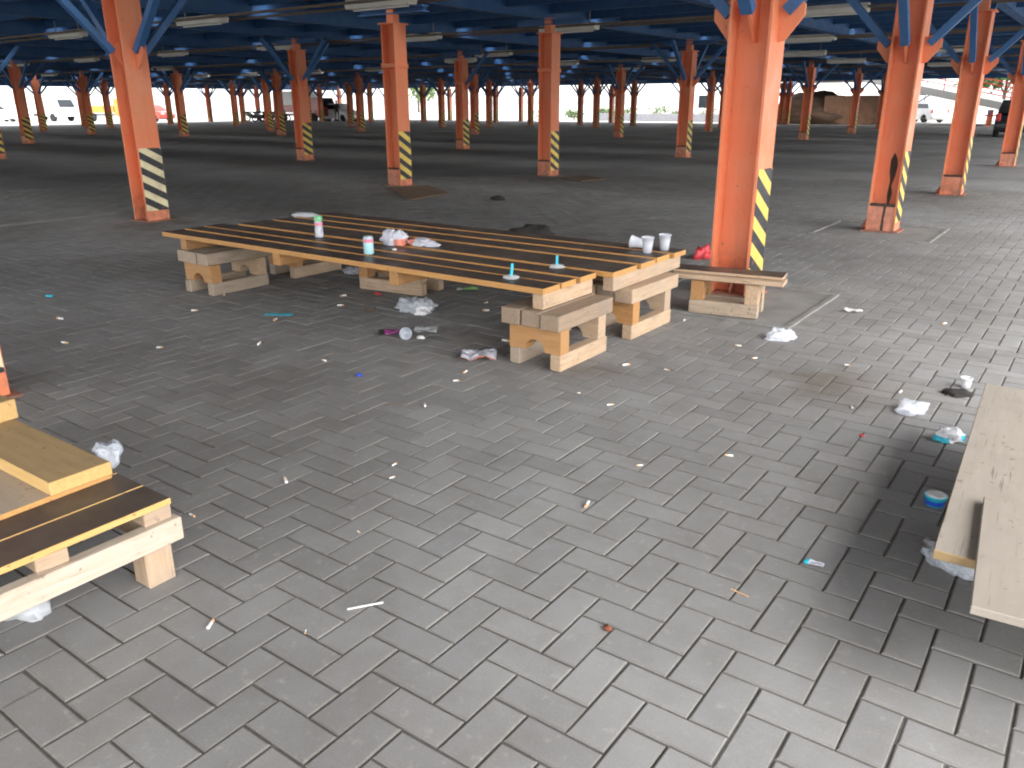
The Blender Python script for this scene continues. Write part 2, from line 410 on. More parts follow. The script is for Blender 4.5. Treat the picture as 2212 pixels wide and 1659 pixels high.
# side and back wedges of the hall floor (outside the frame)
bm = bmesh.new(); quad(bm, X0-.2, X1, Y0, Y1+.2, -.016)
mesh_obj('floor_base', bm, M['paver_far'], pave)
bm = box_bm((.2, 4.4, .0012)); mesh_obj('pale_floor_strip', bm, simple('pale_strip', (.40, .37, .32), .85, c2=(.28, .26, .24), scale=7), pave, (-9.45, 2.3, .0032))  # flat strip, paler than the pavers around it
# concrete footing slabs
for i, (a, b, c, d) in enumerate(pads):
    p = empty('footing_slab', ((a+b)/2, (c+d)/2, 0)); tag(p, kind='structure')
    mesh_obj('slab', box_bm((b-a-.09, d-c-.09, .03)), M['footing'], p, (0, 0, -.018))
    mesh_obj('mortar_bed', box_bm((b-a+.24, d-c+.24, .03)), M['footing'], p, (0, 0, -.0185))
    for sx, sy, ln, rot in ((0, -1, b-a, 0), (0, 1, b-a, 0), (-1, 0, d-c-.09, math.pi/2), (1, 0, d-c-.09, math.pi/2)):
        mesh_obj('rim', box_bm((ln, .042, .04), .004), M['rim'], p, (sx*((b-a)/2-.021), sy*((d-c)/2-.021), -.012+random.uniform(0, .004)), (0, 0, rot))

# ================================================================== PARKING DECK
deck = empty('parking_deck', (0, 0, 3.3)); tag(deck, 'long blue steel parking deck overhead, carried by orange columns', 'parking deck')
XE, YB = 3.3, -4.8
SLOT, STEP = .22, 1.48
ys = [YB]; yy = YB+.6+STEP
while yy < Y1-2: ys.append(yy+.11); yy += 4*STEP
ys.append(Y1)
for i in range(len(ys)-1):           # deck panels; open gaps added between them to let daylight onto the floor
    y0_, y1_ = ys[i]+(SLOT if i else 0), ys[i+1]
    mesh_obj('deck_panel', box_bm((XE-X0, y1_-y0_, .14)), M['deckplate'], deck, ((XE+X0)/2, (y0_+y1_)/2, .072))
def ibeam_bm(ln, h, wd, tf=.02, tw=.014):
    bm = bmesh.new()
    add_box(bm, (ln, wd, tf), (0, 0, -h/2+tf/2)); add_box(bm, (ln, wd, tf), (0, 0, h/2-tf/2)); add_box(bm, (ln, tw, h-2*tf), (0, 0, 0))
    return bm
GX = [3.2, -.8, -4.6, -8.5, -12.2, -15.9, -20, -24, -28.2, -32.5, -36.5, -40.5, -45, -49.5, -54, -58.5]
gm = None
for i, x in enumerate(GX):
    if gm is None:
        o = mesh_obj('girder', ibeam_bm(Y1-YB-.2, .36, .2), M['blue'], deck, (x, (Y1+YB)/2, -.22), (0, 0, math.pi/2)); gm = o.data
    else: share('girder', gm, deck, (x, (Y1+YB)/2, -.22+(.0 if i % 2 == 0 else .06)), (0, 0, math.pi/2))
cm = None; y = YB+.6; i = 0
while y < Y1:
    if cm is None:
        o = mesh_obj('cross_beam', ibeam_bm(XE-X0-.3, .2, .1, .012, .01), M['blue'], deck, ((XE+X0)/2, y, -.105)); cm = o.data
    else: share('cross_beam', cm, deck, ((XE+X0)/2, y, -.105))
    y += STEP; i += 1
# conduit rails that carry the lamps
FY = [8.7, 14.15, 20.3, 26.9, 32.3, 38.0, 43.8, 49.6]
rm = None
for yy in FY:
    for dy in (-.28, .28):
        if rm is None:
            o = mesh_obj('conduit_rail', box_bm((XE-X0-.5, .05, .04)), M['rail'], deck, ((XE+X0)/2, yy+dy, -.425)); rm = o.data
        else: share('conduit_rail', rm, deck, ((XE+X0)/2, yy+dy, -.425))
# edge fascia
mesh_obj('edge_fascia', box_bm((.02, Y1-YB, .5)), M['blue'], deck, (XE+.012, (Y1+YB)/2, .02))
mesh_obj('edge_fascia', box_bm((XE-X0, .02, .72)), M['blue'], deck, ((XE+X0)/2, Y1+.012, -.18))
mesh_obj('edge_fascia', box_bm((.02, Y1-YB, .85)), M['blue'], deck, (X0-.012, (Y1+YB)/2, -.245))

# ------------------------------------------------------------------ columns
def hshaft_bm(h):
    bm = bmesh.new()
    for sx in (-1, 1): add_box(bm, (.018, .30, h), (sx*.141, 0, h/2))
    add_box(bm, (.264, .012, h), (0, 0, h/2))
    return bm
def tape_bm():                     # slanted bands on the +x flange face, local: x out, y across, z up
    bm = bmesh.new(); per, drop = .186, .165; z0, z1, yw = .12, .90, .147
    n = 0; zb = z0-drop-per
    while zb < z1+per:
        for k in (0, 1):
            a = zb+k*per/2; b = a+per/2
            # clip polygon between z0 and z1
            poly = [(-yw, a+drop), (yw, a), (yw, b), (-yw, b+drop)]
            def clip(poly, f, zc, keep_gt):
                out = []
                for i in range(len(poly)):
                    p, q = poly[i], poly[(i+1) % len(poly)]
                    ip = (p[1] >= zc) if keep_gt else (p[1] <= zc); iq = (q[1] >= zc) if keep_gt else (q[1] <= zc)
                    if ip: out.append(p)
                    if ip != iq:
                        s = (zc-p[1])/(q[1]-p[1]); out.append((p[0]+s*(q[0]-p[0]), zc))
                return out
            poly = clip(poly, 0, z0, True)
            if len(poly) > 2: poly = clip(poly, 0, z1, False)
            if len(poly) > 2:
                f = bm.faces.new([bm.verts.new((0, p[0], p[1])) for p in poly]); f.material_index = k
        zb += per
    return bm
def gusset_bm():
    bm = bmesh.new(); prism(bm, [(0, -.16), (.05, -.15), (.17, 0), (.17, .07), (.11, .13), (0, .1)], -.011, .011); return bm
def stiff_bm():
    bm = bmesh.new(); prism(bm, [(0, 0), (.085, 0), (.085, .02), (.02, .12), (0, .12)], -.008, .008); return bm
_m = {}
PIH = math.pi/2
def build_column(worn=True, braces='nwse', collar=False, toe=True, faded=False):
    root = empty('steel_column', (0, 0, 0))
    key = 'shaft'
    if key not in _m:
        def k(name, bm, mats):
            o = mesh_obj(name, bm, mats); _m[name] = o.data; bpy.data.objects.remove(o)
        k('shaft', hshaft_bm(2.64), M['orange']); k('tape', tape_bm(), [M['yellow'], M['black']]); k('tape_faded', tape_bm(), [M['cream'], M['black']])
        k('base_plate', box_bm((.40, .37, .024)), M['plate']); k('gusset', gusset_bm(), M['orange']); k('stiff', stiff_bm(), M['orange_worn'])
        k('cap', box_bm((.37, .37, .022)), M['orange']); k('stub', box_bm((.15, .15, .27)), M['orange'])
        k('bolster', ibeam_bm(1.5, .1, .16), M['blue']); k('collar', box_bm((.335, .335, .075), .006), M['orange']); k('toe', box_bm((.262, .014, .27)), M['orange_worn'])
        k('band', box_bm((.268, .02, .03)), M['rust'])
        b = bmesh.new(); bar(b, (.20, 0, 1.97), (1.06, 0, 2.875), .085, .075); k('brace', b, M['blue'])
    share('shaft', _m['shaft'], root, (0, 0, .01)); share('base_plate', _m['base_plate'], root, (0, 0, .0))
    share('hazard_tape', _m['tape_faded' if faded else 'tape'], root, (.1535, 0, random.uniform(-.015, .03)), (random.gauss(0, .008), 0, 0), (1, 1, random.uniform(.95, 1.05)))
    share('cap_plate', _m['cap'], root, (0, 0, 2.661)); share('stub', _m['stub'], root, (0, 0, 2.80)); share('bolster', _m['bolster'], root, (0, 0, 2.86))
    for a in (1, 2, 3): share('stiffener', _m['stiff'], root, ((.15, 0, .015), (0, .006, .015), (-.15, 0, .015), (0, -.006, .015))[a], (0, 0, a*math.pi/2))
    if toe:
        share('toe_plate', _m['toe'], root, (0, -.139, .145)); share('weld_band', _m['band'], root, (0, -.142, .297))
    if collar: share('collar', _m['collar'], root, (0, 0, 2.0))
    for ch, a in zip('ensw', (0, .5, 1.5, 1.0)):
        if ch in braces:
            rz = a*math.pi
            off = {'e': (.15, 0), 'w': (-.15, 0), 'n': (0, .006), 's': (0, -.006)}[ch]
            share('gusset', _m['gusset'], root, (off[0], off[1], 1.94), (0, 0, rz)); share('brace', _m['brace'], root, (0, 0, 0), (0, 0, rz))
    return root
near = [  # px base, label, opts
    ((1585, 632), 'orange steel column with yellow and black hazard tape rising behind the low pallet bench', dict(toe=False), 'D'),
    ((1905, 497), 'orange steel column with a dark rust streak, standing on a concrete footing slab', dict(), 'E'),
    ((2055, 420), 'orange braced steel column standing next behind the rust-streaked one', dict(), 'F'),
    ((2175, 359), 'orange braced steel column standing third in the row behind the pallet bench', dict(), 'G'),
    ((330, 475), 'orange steel column with faded cream hazard tape behind the left end of the slatted table', dict(toe=False, faded=True), 'A'),
    ((865, 400), 'orange collared column without braces, a cardboard sheet lying at its foot', dict(braces='', collar=True), 'B'),
    ((1184, 379), 'orange collared column without braces, a small brown sheet lying beside its foot', dict(braces='', collar=True), 'C'),
]
columns = {}
for p, lab, op, key in near:
    c = build_column(**op); c.location = G(*p); tag(c, lab, 'column', 'orange deck columns'); columns[key] = c
x_c = build_column(toe=False, faded=True, braces='nwse'); g = G(27, 855); x_c.location = (g.x-.155, g.y-.155, 0)
tag(x_c, 'orange column foot rising behind the thick plank on the dark-topped platform', 'column', 'orange deck columns')
# rust streak on column E
bm = bmesh.new()
poly = [(-.01, .02), (.012, .02), (.014, .3), (.03, .42), (.012, .50), (.035, .6), (.05, .72), (.035, .80), (.0, .86), (-.03, .78), (-.028, .66), (-.008, .55), (-.02, .40), (-.008, .3)]
f = bm.faces.new([bm.verts.new((a, 0, b)) for a, b in poly])
mesh_obj('rust_streak', bm, M['rust'], columns['E'], (.02, -.0085, .0))
bm = bmesh.new(); f = bm.faces.new([bm.verts.new((a, 0, b)) for a, b in ((-.014, .01), (.016, .01), (.012, .15), (.02, .28), (-.006, .285), (-.01, .14))])
mesh_obj('rust_streak', bm, M['rust'], columns['E'], (.02, -.1485, .0))
mids = [(660, 346), (1000, 322), (1475, 340), (1735, 302), (1839, 288), (1336, 297), (62, 310), (398, 295), (198, 290), (781, 284), (-4, 343), (608, 292), (1026, 290)]
midlab = {0: (dict(), 'braced orange column standing beyond the tall white bottle end of the table'), 1: (dict(braces='e', collar=True), 'slim orange column between the two collared columns, further back in the hall'),
          2: (dict(), 'braced orange column far behind the clear cups on the table')}
for i, p in enumerate(mids):
    op, lab = midlab.get(i, (dict(), 'distant orange braced column with hazard tape deep inside the hall'))
    if i >= 3:
        c = copy_tree(far_proto) if i > 3 else build_column()
        if i == 3: far_proto = c
        tag(c, lab, 'column', 'columns deep inside the hall')
    else:
        c = build_column(**op); tag(c, lab, 'column', 'orange deck columns')
    c.location = G(*p)
fars = [(239, 277), (143, 267), (583, 283), (759, 273), (445, 262.6), (695, 262.6), (915, 265), (955, 275), (1057, 274), (1071, 265), (1146, 271), (1253, 269), (1287, 276), (1320, 265), (1367, 271), (1523, 263.6), (1558, 276), (1709, 268), (1757, 264), (1898, 279), (1998, 265)]
for p in fars:
    c = copy_tree(far_proto); c.location = G(*p); c.location.x = max(c.location.x, X0+.4); c.location.y = min(c.location.y, Y1-.4)
    tag(c, 'far orange column in silhouette against the bright edge of the hall', 'column', 'columns along the far edge')

slim = empty('steel_column', (0, 0, 0))
for nm, k_, lc in (('shaft', 'shaft', (0, 0, .01)), ('hazard_tape', 'tape', (.1535, 0, 0)), ('base_plate', 'base_plate', (0, 0, 0)), ('stub', 'stub', (0, 0, 2.8))): share(nm, _m[k_], slim, lc)
for a in range(4): share('brace', _m['brace'], slim, (0, 0, 0), (0, 0, a*PIH))
taken = [c.location.copy() for c in bpy.data.objects if c.name.startswith('steel_column') and c.parent is None and c is not slim]
nslim = 0
for gx in (-8.6, -16.2, -24.0, -31.8, -39.5, -47.2, -54.9, -61.2):
    for gy in (2.5, 8.8, 15.1, 21.4, 27.7, 34.0, 40.3, 46.6, 52.9, 56.3):
        p = Vector((gx, gy, 0)); q = in_view_g(gx, gy)
        if (p-Vector((CAM.x, CAM.y, 0))).length < 42 or not q or not -20 < q[0] < 1044: continue
        if min((p-t_).length for t_ in taken) < 4.2: continue
        c = slim if nslim == 0 else copy_tree(slim); nslim += 1; c.location = p
        tag(c, 'far orange column in silhouette against the bright edge of the hall', 'column', 'columns along the far edge')
# ------------------------------------------------------------------ lamps under the deck (not lit)
def lamp():
    r = empty('light_fixture', (0, 0, 2.84))
    bm = bmesh.new(); prism(bm, [(-.07, .10), (.07, .10), (.11, .03), (.085, -.04), (-.085, -.04), (-.11, .03)], -.68, .68)
    mesh_obj('housing', bm, M['fixture'], r, (0, 0, 0), (0, 0, math.pi/2))
    bm = bmesh.new(); Mx = Matrix.Rotation(math.pi/2, 4, 'Y') @ Matrix.Translation((0, 0, -.59)); lathe(bm, [(.014, 0), (.014, 1.18)], 8, M=Mx)
    mesh_obj('tube', bm, M['tube'], r, (0, 0, -.058))
    for sx in (-.5, .5): mesh_obj('hanger', box_bm((.02, .02, .29)), M['steel'], r, (sx, 0, .19))
    return r
lp = lamp(); first = True
fixpx = [(148, 77), (430, 47), (812, 8), (590, 102), (375, 117), (199, 130), (65, 141), (895, 82), (1228, 63), (1071, 118), (1777, 23), (1737, 84), (1727, 116), (1825, 132), (2045, 107), (2040, 139), (1220, 138), (1426, 130), (1360, 147), (812, 151), (995, 132), (123, 162), (347, 149), (439, 165), (552, 162), (693, 158)]
for p in fixpx:
    g = G(p[0], p[1], 2.84); yy = min(FY, key=lambda v: abs(v-g.y))
    if abs(yy-g.y) > 1.6: yy = g.y
    c = lp if first else copy_tree(lp); first = False
    c.location = (g.x, yy*.5+g.y*.5, 2.84)
    tag(c, 'unlit white strip light hanging under the blue deck beams', 'strip light', 'strip lights under the deck')

# ================================================================== TIMBER
def beam(name, parent, size, loc, mat, rz=0.0, bevel=.004, jit=True):
    o = mesh_obj(name, box_bm(size, bevel), mat, parent, loc, (0, 0, rz+(random.gauss(0, .006) if jit else 0)))
    return o
def two_tone(name, parent, size, loc, top, side, rz=0.0, bevel=.0015):
    bm = box_bm(size, bevel)
    for f in bm.faces: f.material_index = 0 if abs(f.normal.z) > .9 else 1
    return mesh_obj(name, bm, [top, side], parent, loc, (0, 0, rz))
PI2 = math.pi/2
# --- slatted table: front and back platform
def platform(boards, xl, xr, joist_x, lab, y0, y1, dx):
    r = empty('slatted_platform', ((xl+xr)/2, (y0+y1)/2, .33)); tag(r, lab, 'platform')
    ox, oy = (xl+xr)/2, (y0+y1)/2
    for a, b in boards:
        e = random.uniform(-.02, .02); ln = xr-xl+random.uniform(-.02, .01)
        o = two_tone('board', r, (ln, b-a, .033), (e, (a+b)/2-oy, .1035), M['film'], M['ply_edge'])
        o.rotation_euler = (random.gauss(0, .004), random.gauss(0, .0008), random.gauss(0, .001))
    for jx in joist_x:
        o = beam('joist', r, (y1-y0-.04, .072, .086), (jx-ox, .0, .0435), M['pale'] if jx > -1.5 else M['fresh'], PI2, .003)
    return r
platform([(2.22, 2.385), (2.417, 2.566), (2.602, 2.775)], -4.58, -1.02, [-4.36, -3.26, -2.15, -1.075], 'front half of the slatted table, three dark boards on light joists', 2.22, 2.775, 0)
platform([(2.83, 3.125), (3.168, 3.362), (3.402, 3.585), (3.622, 3.80)], -4.46, -.935, [-4.28, -3.2, -2.1, -.99], 'rear half of the slatted table, four dark boards carrying the cups', 2.83, 3.80, 0)
# --- pallet supports
def notched_bm(ln, dep, h):
    bm = bmesh.new(); a = ln/2; n = 9; rr = ln*.2
    poly = [(-a, 0), (-rr, 0)]+[(-rr*math.cos(math.pi*i/(n-1)), h*.48*math.sin(math.pi*i/(n-1))) for i in range(1, n-1)]+[(rr, 0), (a, 0), (a, h), (-a, h)]
    prism(bm, poly, -dep/2, dep/2); return bm
def support(name, label, cx, cy, rz, ln=.5, wd=.36, cat='pallet block', topz=.33, over=.045, group='weathered pallet blocks', tops=3, topmat=None, mats=('grey_wood', 'pale', 'old')):
    r = empty(name, (cx, cy, 0), rz); tag(r, label, cat, group)
    # local x = long direction
    for s in (-1, 1): beam('rail', r, (ln, .068, .093), (random.uniform(-.01, .01), s*(wd/2-.034), .047), M[random.choice(('pale', 'grey_wood'))])
    for s in (-1, 1):
        mesh_obj('notched_crosspiece', notched_bm(wd-.002, .085, .135), M['fresh' if s < 0 else 'pale'], r, (s*(ln/2-.05), 0, .095), (0, 0, PI2))
    for s in (-1, 1): beam('block', r, (.088, .07, .01), (s*(ln/2-.05), 0, .2345), M['old'], 0, .001)
    h = topz-.2395
    gap = (wd+2*.03)/tops
    for i in range(tops):
        yy = -(wd/2+.03)+gap*(i+.5)
        m = M[topmat] if topmat else M[random.choice(mats)]
        beam('top_plank', r, (ln+2*over+random.uniform(-.03, .02), gap-.012, h+random.uniform(-.004, 0)), (random.uniform(-.015, .015), yy, .2395+h/2-.002), m)
    return r
support('pallet_support', 'weathered pallet block under the front corner of the slatted table, beside the white packet', -1.09, 2.475, PI2, .5, .34)
support('pallet_support', 'weathered pallet block under the table between its neighbour and the low bench', -1.08, 3.29, PI2, .54, .35)
support('pallet_support', 'weathered pallet block under the far front end of the slatted table', -4.24, 2.51, PI2, .52, .34)
support('pallet_support', 'shaded pallet block under the far rear end of the slatted table', -4.25, 3.31, PI2, .52, .34)
support('pallet_support', 'orange-toned pallet block under the middle of the slatted table behind the grey bag', -3.09, 3.28, .12, .6, .30, mats=('fresh', 'fresh', 'old'))
b = support('pallet_bench', 'low pallet bench with dark top set against the column foot', -.71, 4.06, .17, .47, .27, 'bench', .272, .13, None, 2, 'pale')
two_tone('seat_board', b, (.74, .20, .018), (0, .0, .2815), M['film'], M['pale'])
# --- dark-topped platform (left foreground)
pl = empty('dark_topped_platform', (-.9, -.9, 0)); tag(pl, 'low platform of dark boards on a pale beam and corner post', 'platform')
ox, oy = -.9, -.9
for i, (a, b_) in enumerate(((-.735, -.872), (-.878, -1.02), (-1.026, -1.17), (-1.176, -1.32), (-1.326, -1.47))):
    two_tone('board', pl, (1.5, a-b_, .019), (-.16-.75+.9, (a+b_)/2-ox, .291), M['film'], M['plank_edge'], PI2).location = ((a+b_)/2-ox, -.165-.75-oy, .291)
beam('side_beam', pl, (1.45, .042, .072), (-.757-ox, -.14-.725-oy, .192), M['white_wood'], PI2, .003, False)
beam('side_beam', pl, (1.45, .045, .075), (-1.42-ox, -.14-.725-oy, .192), M['pale'], PI2, .003, False)
for px_, py_ in ((-.842, -.192), (-.842, -1.2), (-1.4, -.2), (-1.4, -1.2)): beam('post', pl, (.155, .088, .08), (px_-ox, py_-oy, .078), M['pale'], 0, .004).rotation_euler = (0, PI2, 0)
for px_, py_ in ((-.80, -.20), (-.80, -.50), (-1.42, -.2), (-.80, -.9)): beam('spacer_block', pl, (.085, .09, .052), (px_-ox, py_-oy, .2545), M['pale'], PI2, .003)
for py_ in (-.2, -.9): beam('cross_beam', pl, (.62, .06, .07), (-1.11-ox, py_-oy, .192), M['old'], 0, .003)
o = two_tone('plywood_offcut', None, (1.1, .9, .016), (-1.42-.12, -.67, .3095), M['ply'], M['ply_edge'], .03); o.location = (-.985-.55, -.21-.45, .3095); tag(o, 'brown plywood sheet lying on the dark-topped platform under the plank', 'plywood sheet')
o = two_tone('thick_plank', None, (.95, .185, .042), (-.985-.475, -.293, .3395), M['plank'], M['plank_edge'], .01, .003); tag(o, 'thick yellow-edged plank lying on the plywood sheet', 'plank')
o = two_tone('timber_block', None, (.10, .12, .07), (0, 0, 0), M['plank'], M['plank_edge'], .1, .004); g = G(41, 905, .36); o.location = (g.x-.05, g.y-.06, .3965); tag(o, 'short yellow timber block at the back end of the thick plank', 'timber block')
# --- plywood platform (right foreground)
pr = empty('plywood_platform', (1.75, 1.5, 0)); tag(pr, 'low plywood-topped platform with grubby litter along its shaded side', 'platform')
two_tone('sheet', pr, (1.55, 1.2, .026), (1.085+.6-1.75, .79+.775-1.5+.05, .287), M['ply_pale'], M['plank'], PI2+.045, .002)
for yy in (1.3, 1.75, 2.2):
    beam('bearer', pr, (.95, .08, .09), (1.78-1.75, yy-1.5, .229), M['old'], 0)
    for xx in (1.5, 2.1): beam('block', pr, (.1, .12, .182), (xx-1.75, yy-1.5, .093), M['old'], 0)
for xx in (1.5, 2.1): beam('runner', pr, (1.1, .09, .02), (xx-1.75, 1.75-1.5, .012), M['grey_wood'], PI2)
o = two_tone('plywood_offcut', None, (.62, .9, .022), (0, 0, 0), M['ply_pale'], M['ply_pale'], PI2+.08, .002); o.location = (1.66, .90, .3125); tag(o, 'pale plywood piece lying askew across the end of the plywood platform', 'plywood sheet')

# ================================================================== LITTER
LG = 'litter on the paving'
def crumple(name, size, mat, loc, rz=0.0, seed=0, sub=4, amp=.35, flat=True, mats=None, split=None):
    bm = bmesh.new(); bmesh.ops.create_icosphere(bm, subdivisions=sub, radius=1.0)
    for v in bm.verts:
        p = v.co.copy(); q = p*1.7+Vector((seed*3.1, seed*1.7, seed*.9))
        d = 1+amp*1.1*noise.noise(q)+amp*1.3*(abs(noise.noise(q*1.9))-.25)+amp*.6*(abs(noise.noise(q*3.7))-.2)+amp*.15*abs(noise.noise(q*8))
        p *= d
        v.co = Vector((p.x*size[0], p.y*size[1], max(p.z, -.32)*size[2]+.32*size[2]))
    if split:
        for f in bm.faces:
            c = f.calc_center_median()
            if split(c): f.material_index = 1
    o = mesh_obj(name, bm, [mat]+(mats or []), None, (loc[0], loc[1], loc[2]+.001), (0, 0, rz), smooth=True)
    return o
def sheet(name, lx, ly, mat, loc, rz, seed=0, amp=.008, th=.0012, n=8, mats=None, edge=None, shape=None):
    bm = bmesh.new(); bmesh.ops.create_grid(bm, x_segments=n, y_segments=n, size=.5)
    for v in bm.verts:
        x, y = v.co.x, v.co.y
        if shape: x, y = shape(x, y)
        v.co = Vector((x*lx, y*ly, amp*(1.1+noise.noise(Vector((v.co.x*2.5+seed, v.co.y*2.5, seed)))+.6*noise.noise(Vector((v.co.x*6+seed, v.co.y*6, seed*2)))) ))
    if edge:
        for f in bm.faces:
            if edge(f.calc_center_median().x/lx, f.calc_center_median().y/ly): f.material_index = 1
    r = bmesh.ops.extrude_face_region(bm, geom=list(bm.faces))
    for v in [e for e in r['geom'] if isinstance(e, bmesh.types.BMVert)]: v.co.z += th
    bmesh.ops.recalc_face_normals(bm, faces=bm.faces)
    return mesh_obj(name, bm, [mat]+(mats or []), None, (loc[0], loc[1], loc[2]+.0005), (0, 0, rz), smooth=True)
def cup_obj(name, loc, h=.10, r0=.03, r1=.043, mat=None, rot=(0, 0, 0)):
    bm = bmesh.new()
    lathe(bm, [(r0, 0), (r0+(r1-r0)*.5, h*.5), (r1, h), (r1+.003, h), (r1+.003, h-.004), (r1-.001, h-.005), (r0-.002, .004)], 20, cap1=True)
    return mesh_obj(name, bm, mat or M['cup'], None, loc, rot, True)
T = .45+.0015
# on the table
g = G(690, 512, T); r = empty('small_bottle', g); tag(r, 'small white bottle with green cap standing on the slatted table', 'bottle')
bm = bmesh.new(); lathe(bm, [(.027, 0), (.030, .006), (.030, .07), (.026, .082), (.030, .09), (.030, .11), (.014, .128), (.013, .135)], 20); mesh_obj('body', bm, M['bag'], r, smooth=True)
bm = bmesh.new(); lathe(bm, [(.0305, .0), (.0305, .018)], 20); mesh_obj('label_band', bm, M['pink'], r, (0, 0, .088))
bm = bmesh.new(); lathe(bm, [(.028, .118), (.030, .122), (.030, .15), (.026, .155)], 16); mesh_obj('cap', bm, M['green'], r, smooth=True)
g = G(797, 549, T); r = empty('drink_can', g, .4); tag(r, 'pale blue drink can with pink mark standing on the slatted table', 'can')
bm = bmesh.new(); lathe(bm, [(.026, 0), (.033, .007), (.033, .104), (.028, .115)], 24); mesh_obj('body', bm, M['canblue'], r, smooth=True)
bm = bmesh.new(); lathe(bm, [(.0285, .1145), (.029, .119), (.025, .1195), (.024, .116)], 24); mesh_obj('rim', bm, M['alu'], r, smooth=True)
bm = bmesh.new(); lathe(bm, [(.0334, .078), (.0334, .103)], 24, cap0=False, cap1=False)
bm.faces.ensure_lookup_table(); bmesh.ops.delete(bm, geom=[f for i, f in enumerate(bm.faces) if not 16 <= i <= 23], context='FACES'); mesh_obj('pink_mark', bm, M['pink'], r)
g = G(852, 528, T); o = crumple('plastic_bag', (.085, .075, .075), M['bag'], g, .2, 3, mats=[M['redwash']], split=lambda c: c.x > .03 and c.z < .045 and c.y < .02); tag(o, 'crumpled lilac-white plastic bag with red print on the table', 'plastic bag')
g = G(912, 530, T); o = crumple('plastic_bag', (.115, .055, .036), M['bag'], g, .1, 9, mats=[M['redwash']], split=lambda c: -.09 < c.x < -.045); tag(o, 'flattened trailing bag tail beside the crumpled lilac bag on the table', 'plastic bag')
g = G(852, 541, T); o = crumple('paper_wad', (.017, .017, .011), M['white_pl'], g, 0, 5, 2, .1); tag(o, 'small white paper wad lying in front of the lilac bag', 'paper wad')
g = G(660, 468, T); o = crumple('plastic_sleeve', (.13, .05, .03), M['clear'], g, .3, 12, 3, .4); tag(o, 'greenish clear plastic sleeve on the back corner of the table', 'plastic sleeve')
for i, (p, lab) in enumerate((((1104, 600), 'clear domed lid with short teal straw on the front board of the table'), ((1203, 577), 'clear lid with teal straw near the middle of the table'))):
    g = G(*p, T); r = empty('lid_with_straw', g, i); tag(r, lab, 'cup lid')
    bm = bmesh.new(); lathe(bm, [(.048, 0), (.049, .006), (.042, .008), (.038, .014), (.012, .016)], 24); mesh_obj('lid', bm, M['clear'], r, smooth=True)
    bm = bmesh.new(); bar(bm, (0, 0, .010), (.004, .006, .082 if i == 0 else .07), .013, .013); mesh_obj('straw', bm, M['teal'], r)
g = G(1435, 540, T); tag(cup_obj('plastic_cup', g, .105, .028, .041), 'clear plastic cup standing upright at the table corner', 'cup')
g = G(1398, 546, T); tag(cup_obj('plastic_cup', g, .105, .028, .041), 'clear plastic cup standing next to a tilted one', 'cup')
g = G(1380, 540, T); tag(cup_obj('plastic_cup', (g.x+.02, g.y+.05, T+.036), .10, .028, .041, rot=(0, rad(84), rad(190))), 'clear plastic cup tipped over behind the upright one', 'cup')
# ground litter, larger pieces
def put(o, lab, cat, grp=None): tag(o, lab, cat, grp)
g = G(900, 672); put(crumple('plastic_bag', (.13, .085, .075), M['bag_grey'], g, .4, 21, mats=[M['white_pl']], split=lambda c: c.x > .03 and c.y < -.02 and c.z < .05), 'crumpled grey plastic bag on the paving under the table', 'plastic bag')
g = G(912, 679); put(crumple('tissue', (.045, .03, .022), M['white_pl'], g, .9, 4, mats=[M['pink']], split=lambda c: c.y > .012), 'pink and white scrap tucked against the grey bag', 'wrapper')
g = G(845, 724); put(sheet('snack_wrapper', .16, .10, M['magenta'], g, .75, 3, .02, mats=[M['darkstuff']], edge=lambda x, y: x < -.2), 'purple and pink snack wrapper on the paving', 'wrapper')
g = G(878, 729); put(cup_obj('plastic_cup', (g.x, g.y, .032), .06, .026, .036, M['bag_grey'], (rad(80), 0, rad(40))), 'pale squat cup on its side beside the purple wrapper', 'cup')
g = G(920, 718); put(sheet('clear_sheet', .15, .12, M['clear'], g, .6, 8, .02), 'dull clear plastic sheet beside the pale squat cup', 'plastic sheet')
g = G(909, 731); put(crumple('tissue', (.03, .018, .014), M['paper'], g, .2, 6, 2), 'small white scrap at the edge of the clear sheet', 'paper scrap')
g = G(1035, 775); put(sheet('paper_packet', .20, .17, M['bag'], g, .6, 11, .026, n=14, mats=[M['redwash']], edge=lambda x, y: y < -.45), 'white paper packet with a red edge by the pallet block', 'packet')
g = G(602, 680); put(sheet('teal_strip', .20, .055, M['teal'], g, .52, 2, .002, n=6), 'flat teal wrapper strip on the paving', 'wrapper')
g = G(1010, 628); put(sheet('lime_wrapper', .17, .07, M['lime'], g, .7, 5, .014, mats=[M['white_pl']], edge=lambda x, y: x < -.25), 'lime green wrapper with white end under the table', 'wrapper')
g = G(817, 636); put(crumple('red_scrap', (.03, .018, .012), M['red'], g, .3, 7, 2), 'small red scrap under the slatted table', 'wrapper')
g = G(800, 673); put(sheet('dry_leaf', .09, .05, M['card'], g, .9, 13, .014), 'curled brown dry leaf near the grey bag', 'leaf')
g = G(776, 812); put(crumple('blue_stopper', (.018, .018, .012), M['bluepl'], g, 0, 2, 2, .08), 'dark blue bottle cap alone on the paving', 'bottle cap')
g = G(760, 590); put(crumple('plastic_bag', (.07, .05, .04), M['bag_grey'], g, .4, 31), 'small grey bag in the shade under the table', 'plastic bag')
g = G(108, 641); put(crumple('blue_scrap', (.04, .022, .012), M['teal'], g, .2, 14, 2), 'small blue scrap on the dim paving', 'wrapper')
g = G(1685, 733); put(crumple('plastic_bag', (.085, .055, .05), M['cup'], g, .6, 17), 'white crumpled film beside the corner of the footing rim', 'plastic bag')
g = G(1842, 675); put(sheet('paper_scrap', .12, .05, M['paper'], g, .1, 19, .016), 'white curled paper scrap beyond the footing slab', 'paper scrap')
